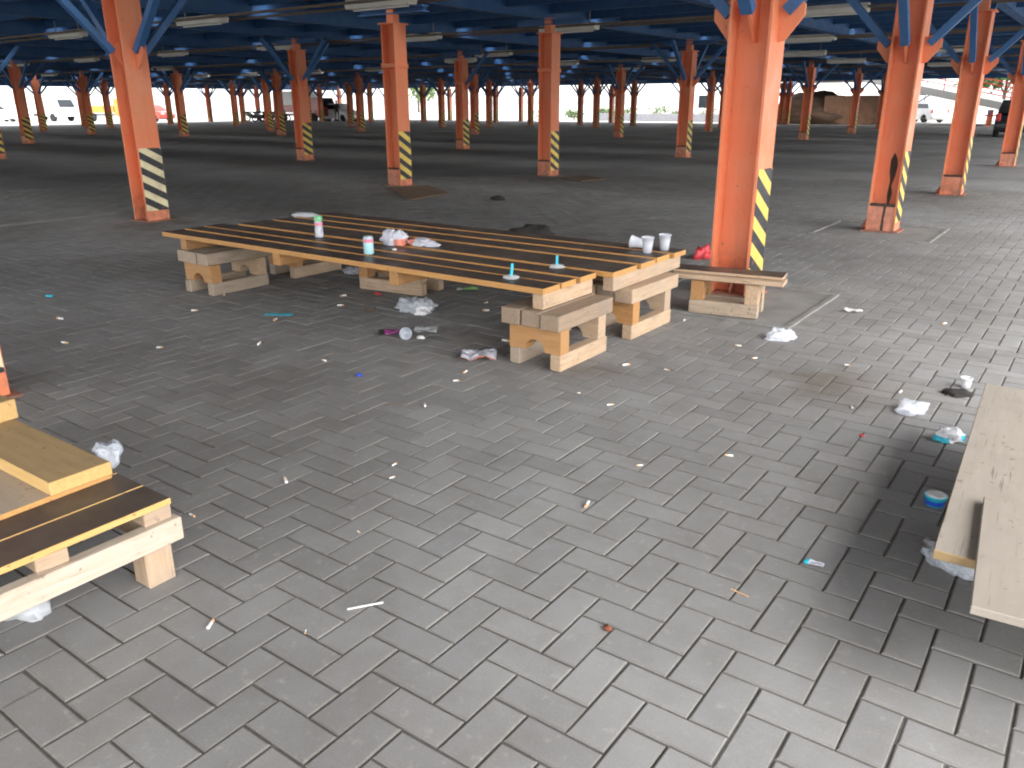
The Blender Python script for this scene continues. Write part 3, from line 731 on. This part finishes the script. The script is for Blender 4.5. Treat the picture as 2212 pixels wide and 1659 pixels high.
g = G(1970, 890); put(crumple('clear_bag', (.075, .05, .04), M['cup'], g, .9, 23, 3, .4), 'clear crumpled bag on the sunlit paving', 'plastic bag')
g = G(2050, 950); put(crumple('blue_white_wrapper', (.065, .042, .04), M['white_pl'], g, .9, 25, 3, .4, mats=[M['teal']], split=lambda c: c.z < .022 and abs(c.x) > .03), 'white wrapper with blue edges beside the plywood platform', 'wrapper')
g = G(2085, 838); put(cup_obj('paper_cup', (g.x, g.y, .001), .055, .02, .027, M['white_pl']), 'small white paper cup in the shade at the platform corner', 'cup')
g = G(2068, 852); put(crumple('dark_rag', (.07, .045, .02), M['darkstuff'], g, .4, 41, 3), 'dark rag lying in the shade below the white cup', 'rag')
g = G(2018, 1090); r = empty('cup_tub', (g.x, g.y, 0), .4); tag(r, 'squat plastic tub with teal and blue print beside the plywood platform', 'tub')
bm = bmesh.new(); lathe(bm, [(.030, 0), (.036, .035), (.0385, .036), (.0385, .040), (.034, .040)], 24); mesh_obj('body', bm, M['teal'], r, smooth=True)
bm = bmesh.new(); lathe(bm, [(.0345, .0405), (.033, .043), (.012, .043)], 24); mesh_obj('lid', bm, M['white_pl'], r, smooth=True)
bm = bmesh.new(); lathe(bm, [(.0325, .006), (.0352, .024)], 24, cap0=False, cap1=False); mesh_obj('printed_band', bm, M['bluepl'], r, smooth=True)
g = G(1758, 1220); put(sheet('blue_wrapper', .06, .026, M['bag'], g, .1, 27, .006, mats=[M['teal']], edge=lambda x, y: x < -.2), 'small torn wrapper with blue end on open paving', 'wrapper')
g = G(1862, 942); put(crumple('red_scrap', (.011, .008, .006), M['red'], g, .3, 8, 2), 'tiny red scrap on the pale open paving', 'wrapper')
g = G(2025, 1215); put(crumple('plastic_sheet', (.10, .05, .045), M['bag_grey'], (g.x+.03, g.y, 0), -.6, 33, 3, .5), 'grey plastic film trailing from under the plywood platform', 'plastic film')
g = G(236, 1003, .30); put(crumple('plastic_bag', (.045, .06, .052), M['bag_grey'], (g.x, g.y-.01, .301), .4, 35, 3, .35), 'grey-white crumpled bag at the edge of the dark-topped platform', 'plastic bag')
g = G(35, 1262, .1); put(crumple('plastic_bag', (.09, .06, .05), M['clear'], (g.x-.03, g.y, 0), .4, 37, 3, .4, mats=[M['teal']], split=lambda c: c.z > .06), 'clear bag with blue print under the dark-topped platform', 'plastic bag')
g = G(1520, 558); put(crumple('red_bag', (.085, .05, .085), M['red'], (g.x, g.y, 0), 1.0, 40, 3, .7), 'red plastic bag standing behind the low pallet bench', 'plastic bag')
g = G(1148, 512); put(crumple('dark_bundle', (.26, .13, .10), M['darkstuff'], (g.x, g.y, 0), .75, 43, 3, .3), 'dark cloth bundle on the paving behind the slatted table', 'bundle')
g = G(1195, 511); put(crumple('tissue', (.05, .03, .03), M['filter'], (g.x-.02, g.y-.12, 0), .75, 45, 2, .3), 'cream scrap at the end of the dark bundle', 'scrap')
g = G(1075, 432); put(crumple('dark_scrap', (.12, .07, .05), M['darkstuff'], g, .2, 47, 2), 'small dark rag on the open paving beyond the table', 'rag')
def flat_card(name, pts, mat, lab, cat):
    bm = bmesh.new(); f = bm.faces.new([bm.verts.new((p.x, p.y, .006)) for p in pts])
    r_ = bmesh.ops.extrude_face_region(bm, geom=[f])
    for v in [e for e in r_['geom'] if isinstance(e, bmesh.types.BMVert)]: v.co.z += .012
    bmesh.ops.recalc_face_normals(bm, faces=bm.faces)
    tag(mesh_obj(name, bm, mat), lab, cat)
flat_card('cardboard_sheet', [G(836, 406), G(885, 433), G(972, 419), G(925, 402)], M['card'], 'brown cardboard sheet lying at the foot of the collared column', 'cardboard')
flat_card('cardboard_sheet', [G(1210, 386), G(1255, 393), G(1305, 388), G(1265, 380)], M['card'], 'small brown sheet on the paving beside a column foot', 'cardboard')
# straws and sticks
def stick(name, p, q, mat, w_, lab, cat):
    a, b = G(*p), G(*q); bm = bmesh.new(); bar(bm, (a.x, a.y, .0035), (b.x, b.y, .0035), w_, w_*.5)
    tag(mesh_obj(name, bm, mat), lab, cat)
stick('paper_strip', (750, 1318), (828, 1303), M['paper'], .006, 'thin white paper strip lying across the pavers', 'paper strip')
stick('bamboo_stick', (1578, 1274), (1617, 1291), M['filter'], .004, 'thin tan stick on the open paving', 'stick')
stick('bamboo_stick', (800+30, 640+240), (860, 872), M['card'], .004, 'thin brown stick near the pallet block', 'stick')
# cigarette ends: one prototype, copied
bt = empty('cigarette_end', (0, 0, 0))
bm = bmesh.new(); Mx = Matrix.Rotation(PI2, 4, 'Y'); lathe(bm, [(.004, -.014), (.004, .006)], 8, M=Mx); mesh_obj('paper', bm, M['paper'], bt, (0, 0, .0042))
bm = bmesh.new(); lathe(bm, [(.0041, .006), (.0041, .016)], 8, M=Mx); mesh_obj('filter', bm, M['filter'], bt, (0, 0, .0042))
butts = [(455, 1352, 1.2), (617, 1040, 1.5), (852, 1005, .9), (847, 1033, .8), (1382, 1007, .9), (1268, 1092, 1.4), (1575, 986, 1.1), (1318, 876, 1.1), (1250, 850, .7), (918, 877, 1.2), (1352, 790, 1.5), (1005, 805, 1.3), (985, 824, 1.1), (1630, 775, 1.1), (1478, 693, 1.4), (1945, 848, 1.2), (1840, 881, .9), (1440, 800, 1.0), (595, 692, 1.6), (485, 637, 1.8), (560, 744, 1.7), (130, 690, 1.8), (140, 742, 1.5), (742, 640, 1.6), (735, 661, 1.5), (420, 672, 1.5), (1050, 672, 1.5), (1050, 655, 1.2), (1093, 738, 1.8), (660, 1366, .5), (1595, 748, 1.2), (415, 1115, 1.0), (345, 752, 1.2), (1830, 790, 1.0), (2040, 700, 1.2), (700, 780, 1.2), (775, 1150, .5)]
first = True
for x, y, s in butts:
    c = bt if first else copy_tree(bt); first = False
    c.location = G(x, y); c.location.z = .0005; c.rotation_euler = (0, 0, random.uniform(0, 6.28)); c.scale = (s, s, s)
    tag(c, 'cigarette end dropped on the grey pavers', 'cigarette end', 'cigarette ends on the paving')
g = G(1313, 1360); put(crumple('dry_leaf', (.013, .010, .008), M['leaf'], g, .3, 51, 2, .5), 'tiny curled red-brown leaf on the near pavers', 'leaf')

# ================================================================== BEYOND THE HALL
# black hatchback parked under the deck on the right
def wheel(parent, x, y, r=.31, wd=.2):
    wo_ = empty('wheel', (x, y, r)); wo_.parent = parent
    Mx = Matrix.Rotation(PI2, 4, 'X')
    bm = bmesh.new(); lathe(bm, [(r*.62, -wd/2), (r*.93, -wd/2), (r, -wd*.3), (r, wd*.3), (r*.93, wd/2), (r*.62, wd/2)], 20, M=Mx); mesh_obj('tyre', bm, M['tyre'], wo_, smooth=True)
    bm = bmesh.new(); lathe(bm, [(r*.63, -wd*.42), (r*.5, -wd*.3), (r*.15, -wd*.38), (r*.15, wd*.38), (r*.5, wd*.3), (r*.63, wd*.42)], 12, M=Mx); mesh_obj('rim', bm, M['steel'], wo_)
def car(label, loc, rz, body, L=4.0, W=1.68, H=1.48, group=None, cat='car'):
    r = empty('parked_car', loc, rz); tag(r, label, cat, group)
    prof = [(-L/2, .32), (-L/2-.02, .55), (-L/2+.05, .86), (-L/2+.25, .98), (L/2-1.15, .98), (L/2-.25, .80), (L/2, .62), (L/2, .32), (L/2-.3, .20), (-L/2+.3, .20)]
    bm = bmesh.new(); prism(bm, prof, -W/2, W/2); bmesh.ops.bevel(bm, geom=[e for e in bm.edges if abs(e.verts[0].co.y-e.verts[1].co.y) < .01], offset=.06, segments=2, affect='EDGES')
    mesh_obj('body', bm, body, r, smooth=False)
    a = [(-L/2+.12, .97), (-L/2+.42, H-.08), (-L/2+.75, H), (L/2-1.95, H), (L/2-1.55, H-.12), (L/2-1.0, .97)]
    bm = bmesh.new(); prism(bm, a, -W/2+.14, W/2-.14)
    for v in bm.verts:
        if v.co.z < 1.0: v.co.y *= 1.14
    mesh_obj('cabin', bm, body, r)
    for sy in (-1, 1):
        g_ = [(-L/2+.38, 1.02), (-L/2+.58, H-.13), (L/2-1.98, H-.10), (L/2-1.28, 1.02)]
        bm = bmesh.new(); vs_ = [bm.verts.new((p[0], sy*(W/2-.14+.012+(.085*(H-p[1])/(H-.97))), p[1])) for p in g_]; bm.faces.new(vs_); mesh_obj('side_window', bm, M['glass'], r)
    bm = bmesh.new(); bm.faces.new([bm.verts.new(v) for v in ((-L/2+.17, -.62, 1.03), (-L/2+.17, .62, 1.03), (-L/2+.385, .56, H-.13), (-L/2+.385, -.56, H-.13))]); mesh_obj('rear_window', bm, M['glass'], r)
    for sy in (-1, 1):
        mesh_obj('tail_light', box_bm((.08, .16, .30), .02), M['lampred'], r, (-L/2+.03, sy*(W/2-.11), .80))
        mesh_obj('headlight', box_bm((.1, .3, .14), .03), M['tube'], r, (L/2-.06, sy*(W/2-.25), .64))
    mesh_obj('bumper', box_bm((.16, W-.1, .16), .03), body, r, (-L/2-.03, 0, .45)); mesh_obj('number_plate', box_bm((.02, .48, .13)), M['paper'], r, (-L/2-.12, 0, .60))
    for sx in (-L/2+.72, L/2-.78):
        for sy in (-1, 1): wheel(r, sx, sy*(W/2-.1))
    return r
g = G(2145, 297); car('black hatchback with red tail lights parked between columns under the deck', (g.x+.6, g.y+2.0, 0), PI2+.1, M['carblack'])
# white car and far cars
for p, m, rz, lab in (((1985, 262.5), 'carwhite', 2.5, 'white car parked beneath the ramp'), ((22, 261.5), 'carwhite', .3, 'white car parked beyond the far left end of the hall'), ((735, 261.2), 'carwhite', .0, 'white car outside the hall near the standing person'), ((330, 261), 'carred', .2, 'red car outside behind the faded-tape column')):
    g = G(*p); car(lab, (g.x, g.y, -.05), rz, M[m])
def lorry(label, loc, rz, low, up, L=5.6, W=2.0, H=2.5, cat='lorry'):
    r = empty('small_lorry', loc, rz); tag(r, label, cat)
    mesh_obj('cargo_box', box_bm((L*.66, W, H-.75), .03), up, r, (-L*.16, 0, .75+(H-.75)/2)); mesh_obj('chassis', box_bm((L*.95, W*.8, .2), .02), M['steel'], r, (0, 0, .56))
    bm = bmesh.new(); prism(bm, [(L*.19, .45), (L*.5, .45), (L*.5, 1.2), (L*.44, 1.95), (L*.19, 1.95)], -W/2+.06, W/2-.06); mesh_obj('cab', bm, low, r)
    mesh_obj('side_board', box_bm((L*.66, W+.03, .62), .02), low, r, (-L*.16, 0, 1.05))
    bm = bmesh.new(); bm.faces.new([bm.verts.new(v) for v in ((L*.503, -.8, 1.22), (L*.503, .8, 1.22), (L*.448, .75, 1.88), (L*.448, -.75, 1.88))]); mesh_obj('windscreen', bm, M['glass'], r)
    for sx in (-L*.3, L*.34):
        for sy in (-1, 1): wheel(r, sx, sy*(W/2-.12), .36, .24)
g = G(250, 260.8); lorry('small lorry with orange sides and pale cargo box beyond the hall', (g.x, g.y, -.05), .25, M['carorange'], M['carwhite'])
g = G(105, 260.8); lorry('white delivery lorry outside the far left of the hall', (g.x, g.y, -.05), .2, M['carwhite'], M['wallwhite'])
g = G(660, 260.8); lorry('white delivery lorry with red cab beyond the hall', (g.x, g.y, -.05), .1, M['carred'], M['carwhite'])
# motorcycles
def motorcycle(label, loc, rz):
    r = empty('parked_motorcycle', loc, rz); tag(r, label, 'motorcycle', 'motorcycles at the hall edge')
    Mx = Matrix.Rotation(PI2, 4, 'X')
    for sx in (-.62, .62):
        bm = bmesh.new(); lathe(bm, [(.20, -.05), (.28, -.05), (.30, 0), (.28, .05), (.20, .05)], 16, M=Mx, cap0=False, cap1=False); lathe(bm, [(.06, -.04), (.06, .04)], 8, M=Mx)
        for k in range(4): a = k*PI2; bar(bm, (.05*math.cos(a), 0, .05*math.sin(a)), (.22*math.cos(a), 0, .22*math.sin(a)), .02, .02)
        mesh_obj('wheel', bm, M['tyre'], r, (sx, 0, .3))
    bm = bmesh.new(); prism(bm, [(-.55, .45), (-.75, .75), (-.35, .72), (.1, .45), (.35, .95), (.5, .92), (.35, .35), (.0, .25), (-.3, .28)], -.13, .13); bmesh.ops.bevel(bm, geom=list(bm.edges), offset=.02, affect='EDGES'); mesh_obj('fairing', bm, M['carblack'], r)
    mesh_obj('seat', box_bm((.75, .25, .1), .03), M['tyre'], r, (-.35, 0, .78))
    bm = bmesh.new(); bar(bm, (.62, 0, .3), (.4, 0, .98), .07, .07); mesh_obj('fork', bm, M['steel'], r)
    bm = bmesh.new(); bar(bm, (.38, -.34, 1.05), (.38, .34, 1.05), .03, .03); mesh_obj('handlebar', bm, M['steel'], r)
    mesh_obj('headlamp', box_bm((.12, .18, .16), .04), M['tube'], r, (.5, 0, .9))
for i, (x, y) in enumerate(((548, 262.4), (566, 262.8), (584, 262.4), (602, 263.0))):
    g = G(x, y); motorcycle('dark motorcycle parked in the row at the hall edge', (g.x+.8, g.y-.5, -.003), .5+.2*i)
# person standing outside
g = G(729, 261.8)
bm = bmesh.new(); sv = []
J = {'pel': (0, 0, .93), 'wst': (0, 0, 1.08), 'chs': (0, .0, 1.30), 'nk': (0, 0, 1.46), 'hd': (0, .01, 1.56), 'hd2': (0, .01, 1.68),
     'lh': (-.1, 0, .88), 'lk': (-.11, .03, .48), 'la': (-.12, 0, .09), 'lt': (-.13, .15, .04), 'rh': (.1, 0, .88), 'rk': (.13, .06, .49), 'ra': (.14, -.03, .09), 'rt': (.16, .12, .04),
     'ls': (-.19, 0, 1.38), 'le': (-.25, -.02, 1.10), 'lw': (-.23, .10, .88), 'lf': (-.22, .15, .79), 'rs': (.19, 0, 1.38), 're': (.26, -.02, 1.10), 'rw': (.22, .13, .92), 'rf': (.2, .19, .86)}
R_ = {'pel': .15, 'wst': .13, 'chs': .16, 'nk': .055, 'hd': .085, 'hd2': .085, 'lh': .095, 'lk': .062, 'la': .045, 'lt': .04, 'rh': .095, 'rk': .062, 'ra': .045, 'rt': .04, 'ls': .07, 'le': .048, 'lw': .035, 'lf': .035, 'rs': .07, 're': .048, 'rw': .035, 'rf': .035}
E_ = [('pel', 'wst'), ('wst', 'chs'), ('chs', 'nk'), ('nk', 'hd'), ('hd', 'hd2'), ('pel', 'lh'), ('lh', 'lk'), ('lk', 'la'), ('la', 'lt'), ('pel', 'rh'), ('rh', 'rk'), ('rk', 'ra'), ('ra', 'rt'), ('chs', 'ls'), ('ls', 'le'), ('le', 'lw'), ('lw', 'lf'), ('chs', 'rs'), ('rs', 're'), ('re', 'rw'), ('rw', 'rf')]
names = list(J); me = bpy.data.meshes.new('person'); me.from_pydata([J[n] for n in names], [(names.index(a), names.index(b)) for a, b in E_], []); bm.free()
po = bpy.data.objects.new('person', me); link(po); me.materials.append(M['cloth_dark'])
me.skin_vertices or None
po.modifiers.new('skin', 'SKIN'); po.modifiers.new('sub', 'SUBSURF').levels = 1
if not me.skin_vertices: me.attributes.new('skin', 'FLOAT', 'POINT')
for i, n in enumerate(names):
    me.skin_vertices[0].data[i].radius = (R_[n], R_[n]*.85); me.skin_vertices[0].data[i].use_root = (n == 'pel')
po.location = (g.x, g.y, -.05); po.rotation_euler = (0, 0, 1.0); tag(po, 'person in dark clothes standing outside the far edge of the hall', 'person')
bm = bmesh.new(); bmesh.ops.create_icosphere(bm, subdivisions=2, radius=1.0)
for v in bm.verts: v.co = Vector((v.co.x*.078, v.co.y*.095, v.co.z*.118))
mesh_obj('head', bm, M['skin'], po, (0, .012, 1.615), smooth=True)
bm = bmesh.new(); bmesh.ops.create_icosphere(bm, subdivisions=2, radius=1.0)
for v in bm.verts: v.co = Vector((v.co.x*.088, v.co.y*.10, max(v.co.z, -.1)*.11))
mesh_obj('hair', bm, M['tyre'], po, (0, -.008, 1.645), smooth=True)

# vehicle ramp at the far right with red-railed parapet and its own columns
rp = empty('vehicle_ramp', (-8, 60, 0)); tag(rp, 'sloping vehicle ramp with red rails climbing to the deck', 'ramp')
def rz_(x): return 1.28-(x+4.5)*.212
a, b_ = 1.0, -14.0
bm = bmesh.new(); prism(bm, [(a+8, rz_(a)-.45), (b_+8, rz_(b_)-.45), (-20+8, rz_(b_)-.45), (-20+8, rz_(b_)), (b_+8, rz_(b_)), (a+8, rz_(a))], -1.5, 7.5); mesh_obj('slab', bm, M['deckplate'], rp)
for k, h in enumerate((.35, .62, .9, 1.15)):
    bm = bmesh.new(); bar(bm, (a+8, -1.45, rz_(a)+h), (b_+8, -1.45, rz_(b_)+h), .05, .06); mesh_obj('rail', bm, M['carred'], rp)
for k in range(9):
    x = a+(b_-a)*k/8; mesh_obj('rail_post', box_bm((.06, .06, 1.2)), M['carred'], rp, (x+8, -1.45, rz_(x)+.6))
for x in (-10.2, -5.6):
    c = copy_tree(far_proto); c.location = (x, 58.9, -.05); c.scale = (1, 1, (rz_(x)-.5)/2.95)
    tag(c, 'short orange striped column propping the vehicle ramp', 'column', 'columns under the ramp')
# mound under tarpaulin, blue sheet, brown boards
g = G(1815, 262.8); o = crumple('tarpaulin_mound', (3.4, 2.2, 1.6), M['tarp'], (g.x, 61.6, -.05), 0, 61, 4, .22); tag(o, 'large brown heap under tarpaulin beyond the far columns', 'heap')
g = G(1893, 262.8); o = mesh_obj('board_stack', box_bm((3.4, 1.6, 1.9), .05), M['crate'], None, (g.x, 60.6, .9), (0, 0, .1)); tag(o, 'brown boarded stack beside the tarpaulin heap', 'stack')
g = G(1845, 262); aw = empty('blue_awning', (g.x, g.y+9, -.05)); tag(aw, 'sloping blue awning sheet on posts behind the brown heap', 'awning')
bm = bmesh.new(); prism(bm, [(-3.2, .3), (3.2, -.5), (3.2, -.42), (-3.2, .38)], -1.6, 1.6); mesh_obj('sheet', bm, M['tarpblue'], aw, (0, 0, 3.6))
for sx in (-3.0, 3.0):
    for sy in (-1.5, 1.5): h_ = 3.5-.125*sx; mesh_obj('post', box_bm((.08, .08, h_)), M['steel'], aw, (sx, sy, h_/2))
# low wall, hedge and shrubs along the far edge
ga, gb = G(1372, 261.4), G(1690, 261.4)
d = gb-ga; o = mesh_obj('boundary_wall', box_bm((d.length+10, .25, .62), .02), M['roofgrey'], None, ((ga.x+gb.x)/2+1, Y1+6.5, .26), (0, 0, 0)); tag(o, 'low grey boundary wall beyond the far edge of the paving', 'wall')
def leafy(name, loc, size, n, label, cat, trunk=0.0, seed=1, leaf=.12, grp=None):
    r = empty(name, loc); tag(r, label, cat, grp); rng = random.Random(seed)
    vs_, fs_ = [], []
    lobes = [Vector((rng.uniform(-.6, .6), rng.uniform(-.6, .6), rng.uniform(-.5, .6))) for _ in range(9)]
    for i in range(n):
        c0 = rng.choice(lobes); v = Vector((rng.gauss(0, .25), rng.gauss(0, .25), rng.gauss(0, .22)))+c0
        p = Vector((v.x*size[0], v.y*size[1], trunk+size[2]*(.9+v.z)))
        if p.z < .02: p.z = .02+rng.random()*.1
        u = Vector((rng.gauss(0, 1), rng.gauss(0, 1), rng.gauss(0, 1))).normalized(); t_ = u.orthogonal().normalized(); s_ = leaf*rng.uniform(.6, 1.3)
        k = len(vs_); b2 = u.cross(t_)
        vs_ += [p-t_*s_, p+b2*s_*.5, p+t_*s_, p-b2*s_*.5]; fs_.append((k, k+1, k+2, k+3))
    me = bpy.data.meshes.new('crown'); me.from_pydata(vs_, [], fs_); me.materials.append(M['foliage']); share('crown', me, r)
    bm = bmesh.new(); hh = trunk+size[2]*.8
    lathe(bm, [(.10*size[0]*.5+.02, 0), (.06*size[0]*.5+.015, hh*.6), (.02, hh)], 8)
    for k in range(5): a = k*1.3; bar(bm, (0, 0, hh*.5), (size[0]*.5*math.cos(a), size[1]*.5*math.sin(a), hh+.1*size[2]*k*.3), .03*size[0], .03*size[0])
    mesh_obj('trunk', bm, M['bark'], r)
for i, px_ in enumerate((1240, 1345, 1420, 1470, 1540, 1595, 1180, 1300)):
    g = atY(px_, 258, Y1+8+i % 3); leafy('low_shrub', (g.x, g.y, -.05), (1.3, .8, .55+.1*(i % 3)), 420, 'low green shrub growing beyond the far edge of the paving', 'shrub', 0, i+3, .10, 'shrubs beyond the hall')
for i, (px_, Yd, s) in enumerate(((2160, 78, 3.2), (1660, 95, 3.5), (905, 110, 4.0), (2230, 74, 3.4))):
    g = atY(px_, 258, Yd); leafy('broad_tree', (g.x, g.y, -.05), (s, s, s*.8), 1800, 'broad green tree standing outside beyond the hall', 'tree', 2.0, i+20, .3, 'trees beyond the hall')
# pale buildings far behind
def building(label, loc, rz, sx, sy, h, floors):
    r = empty('pale_building', loc, rz); tag(r, label, 'building')
    mesh_obj('wall', box_bm((sx, sy, h)), M['wallwhite'], r, (0, 0, h/2)); mesh_obj('roof', box_bm((sx+.6, sy+.6, .35)), M['roofgrey'], r, (0, 0, h+.18))
    wm = None; n = int(sx/3.2)
    for f_ in range(floors):
        for i in range(n):
            x = -sx/2+(i+.5)*sx/n; z = 1.6+f_*(h/floors)
            for sgn in (-1,):
                if wm is None: o = mesh_obj('window', box_bm((1.6, .08, 1.3)), M['glass'], r, (x, sgn*(sy/2+.02), z)); wm = o.data
                else: share('window', wm, r, (x, sgn*(sy/2+.02), z))
g = atY(1670, 258, 92); building('pale two-storey building beyond the low boundary wall', (g.x, g.y, -.05), 0, 16, 8, 6.5, 2)
g = G(300, 255); building('white shed far beyond the left side of the hall', (-104, 30, -.05), PI2, 24, 9, 4.0, 1)
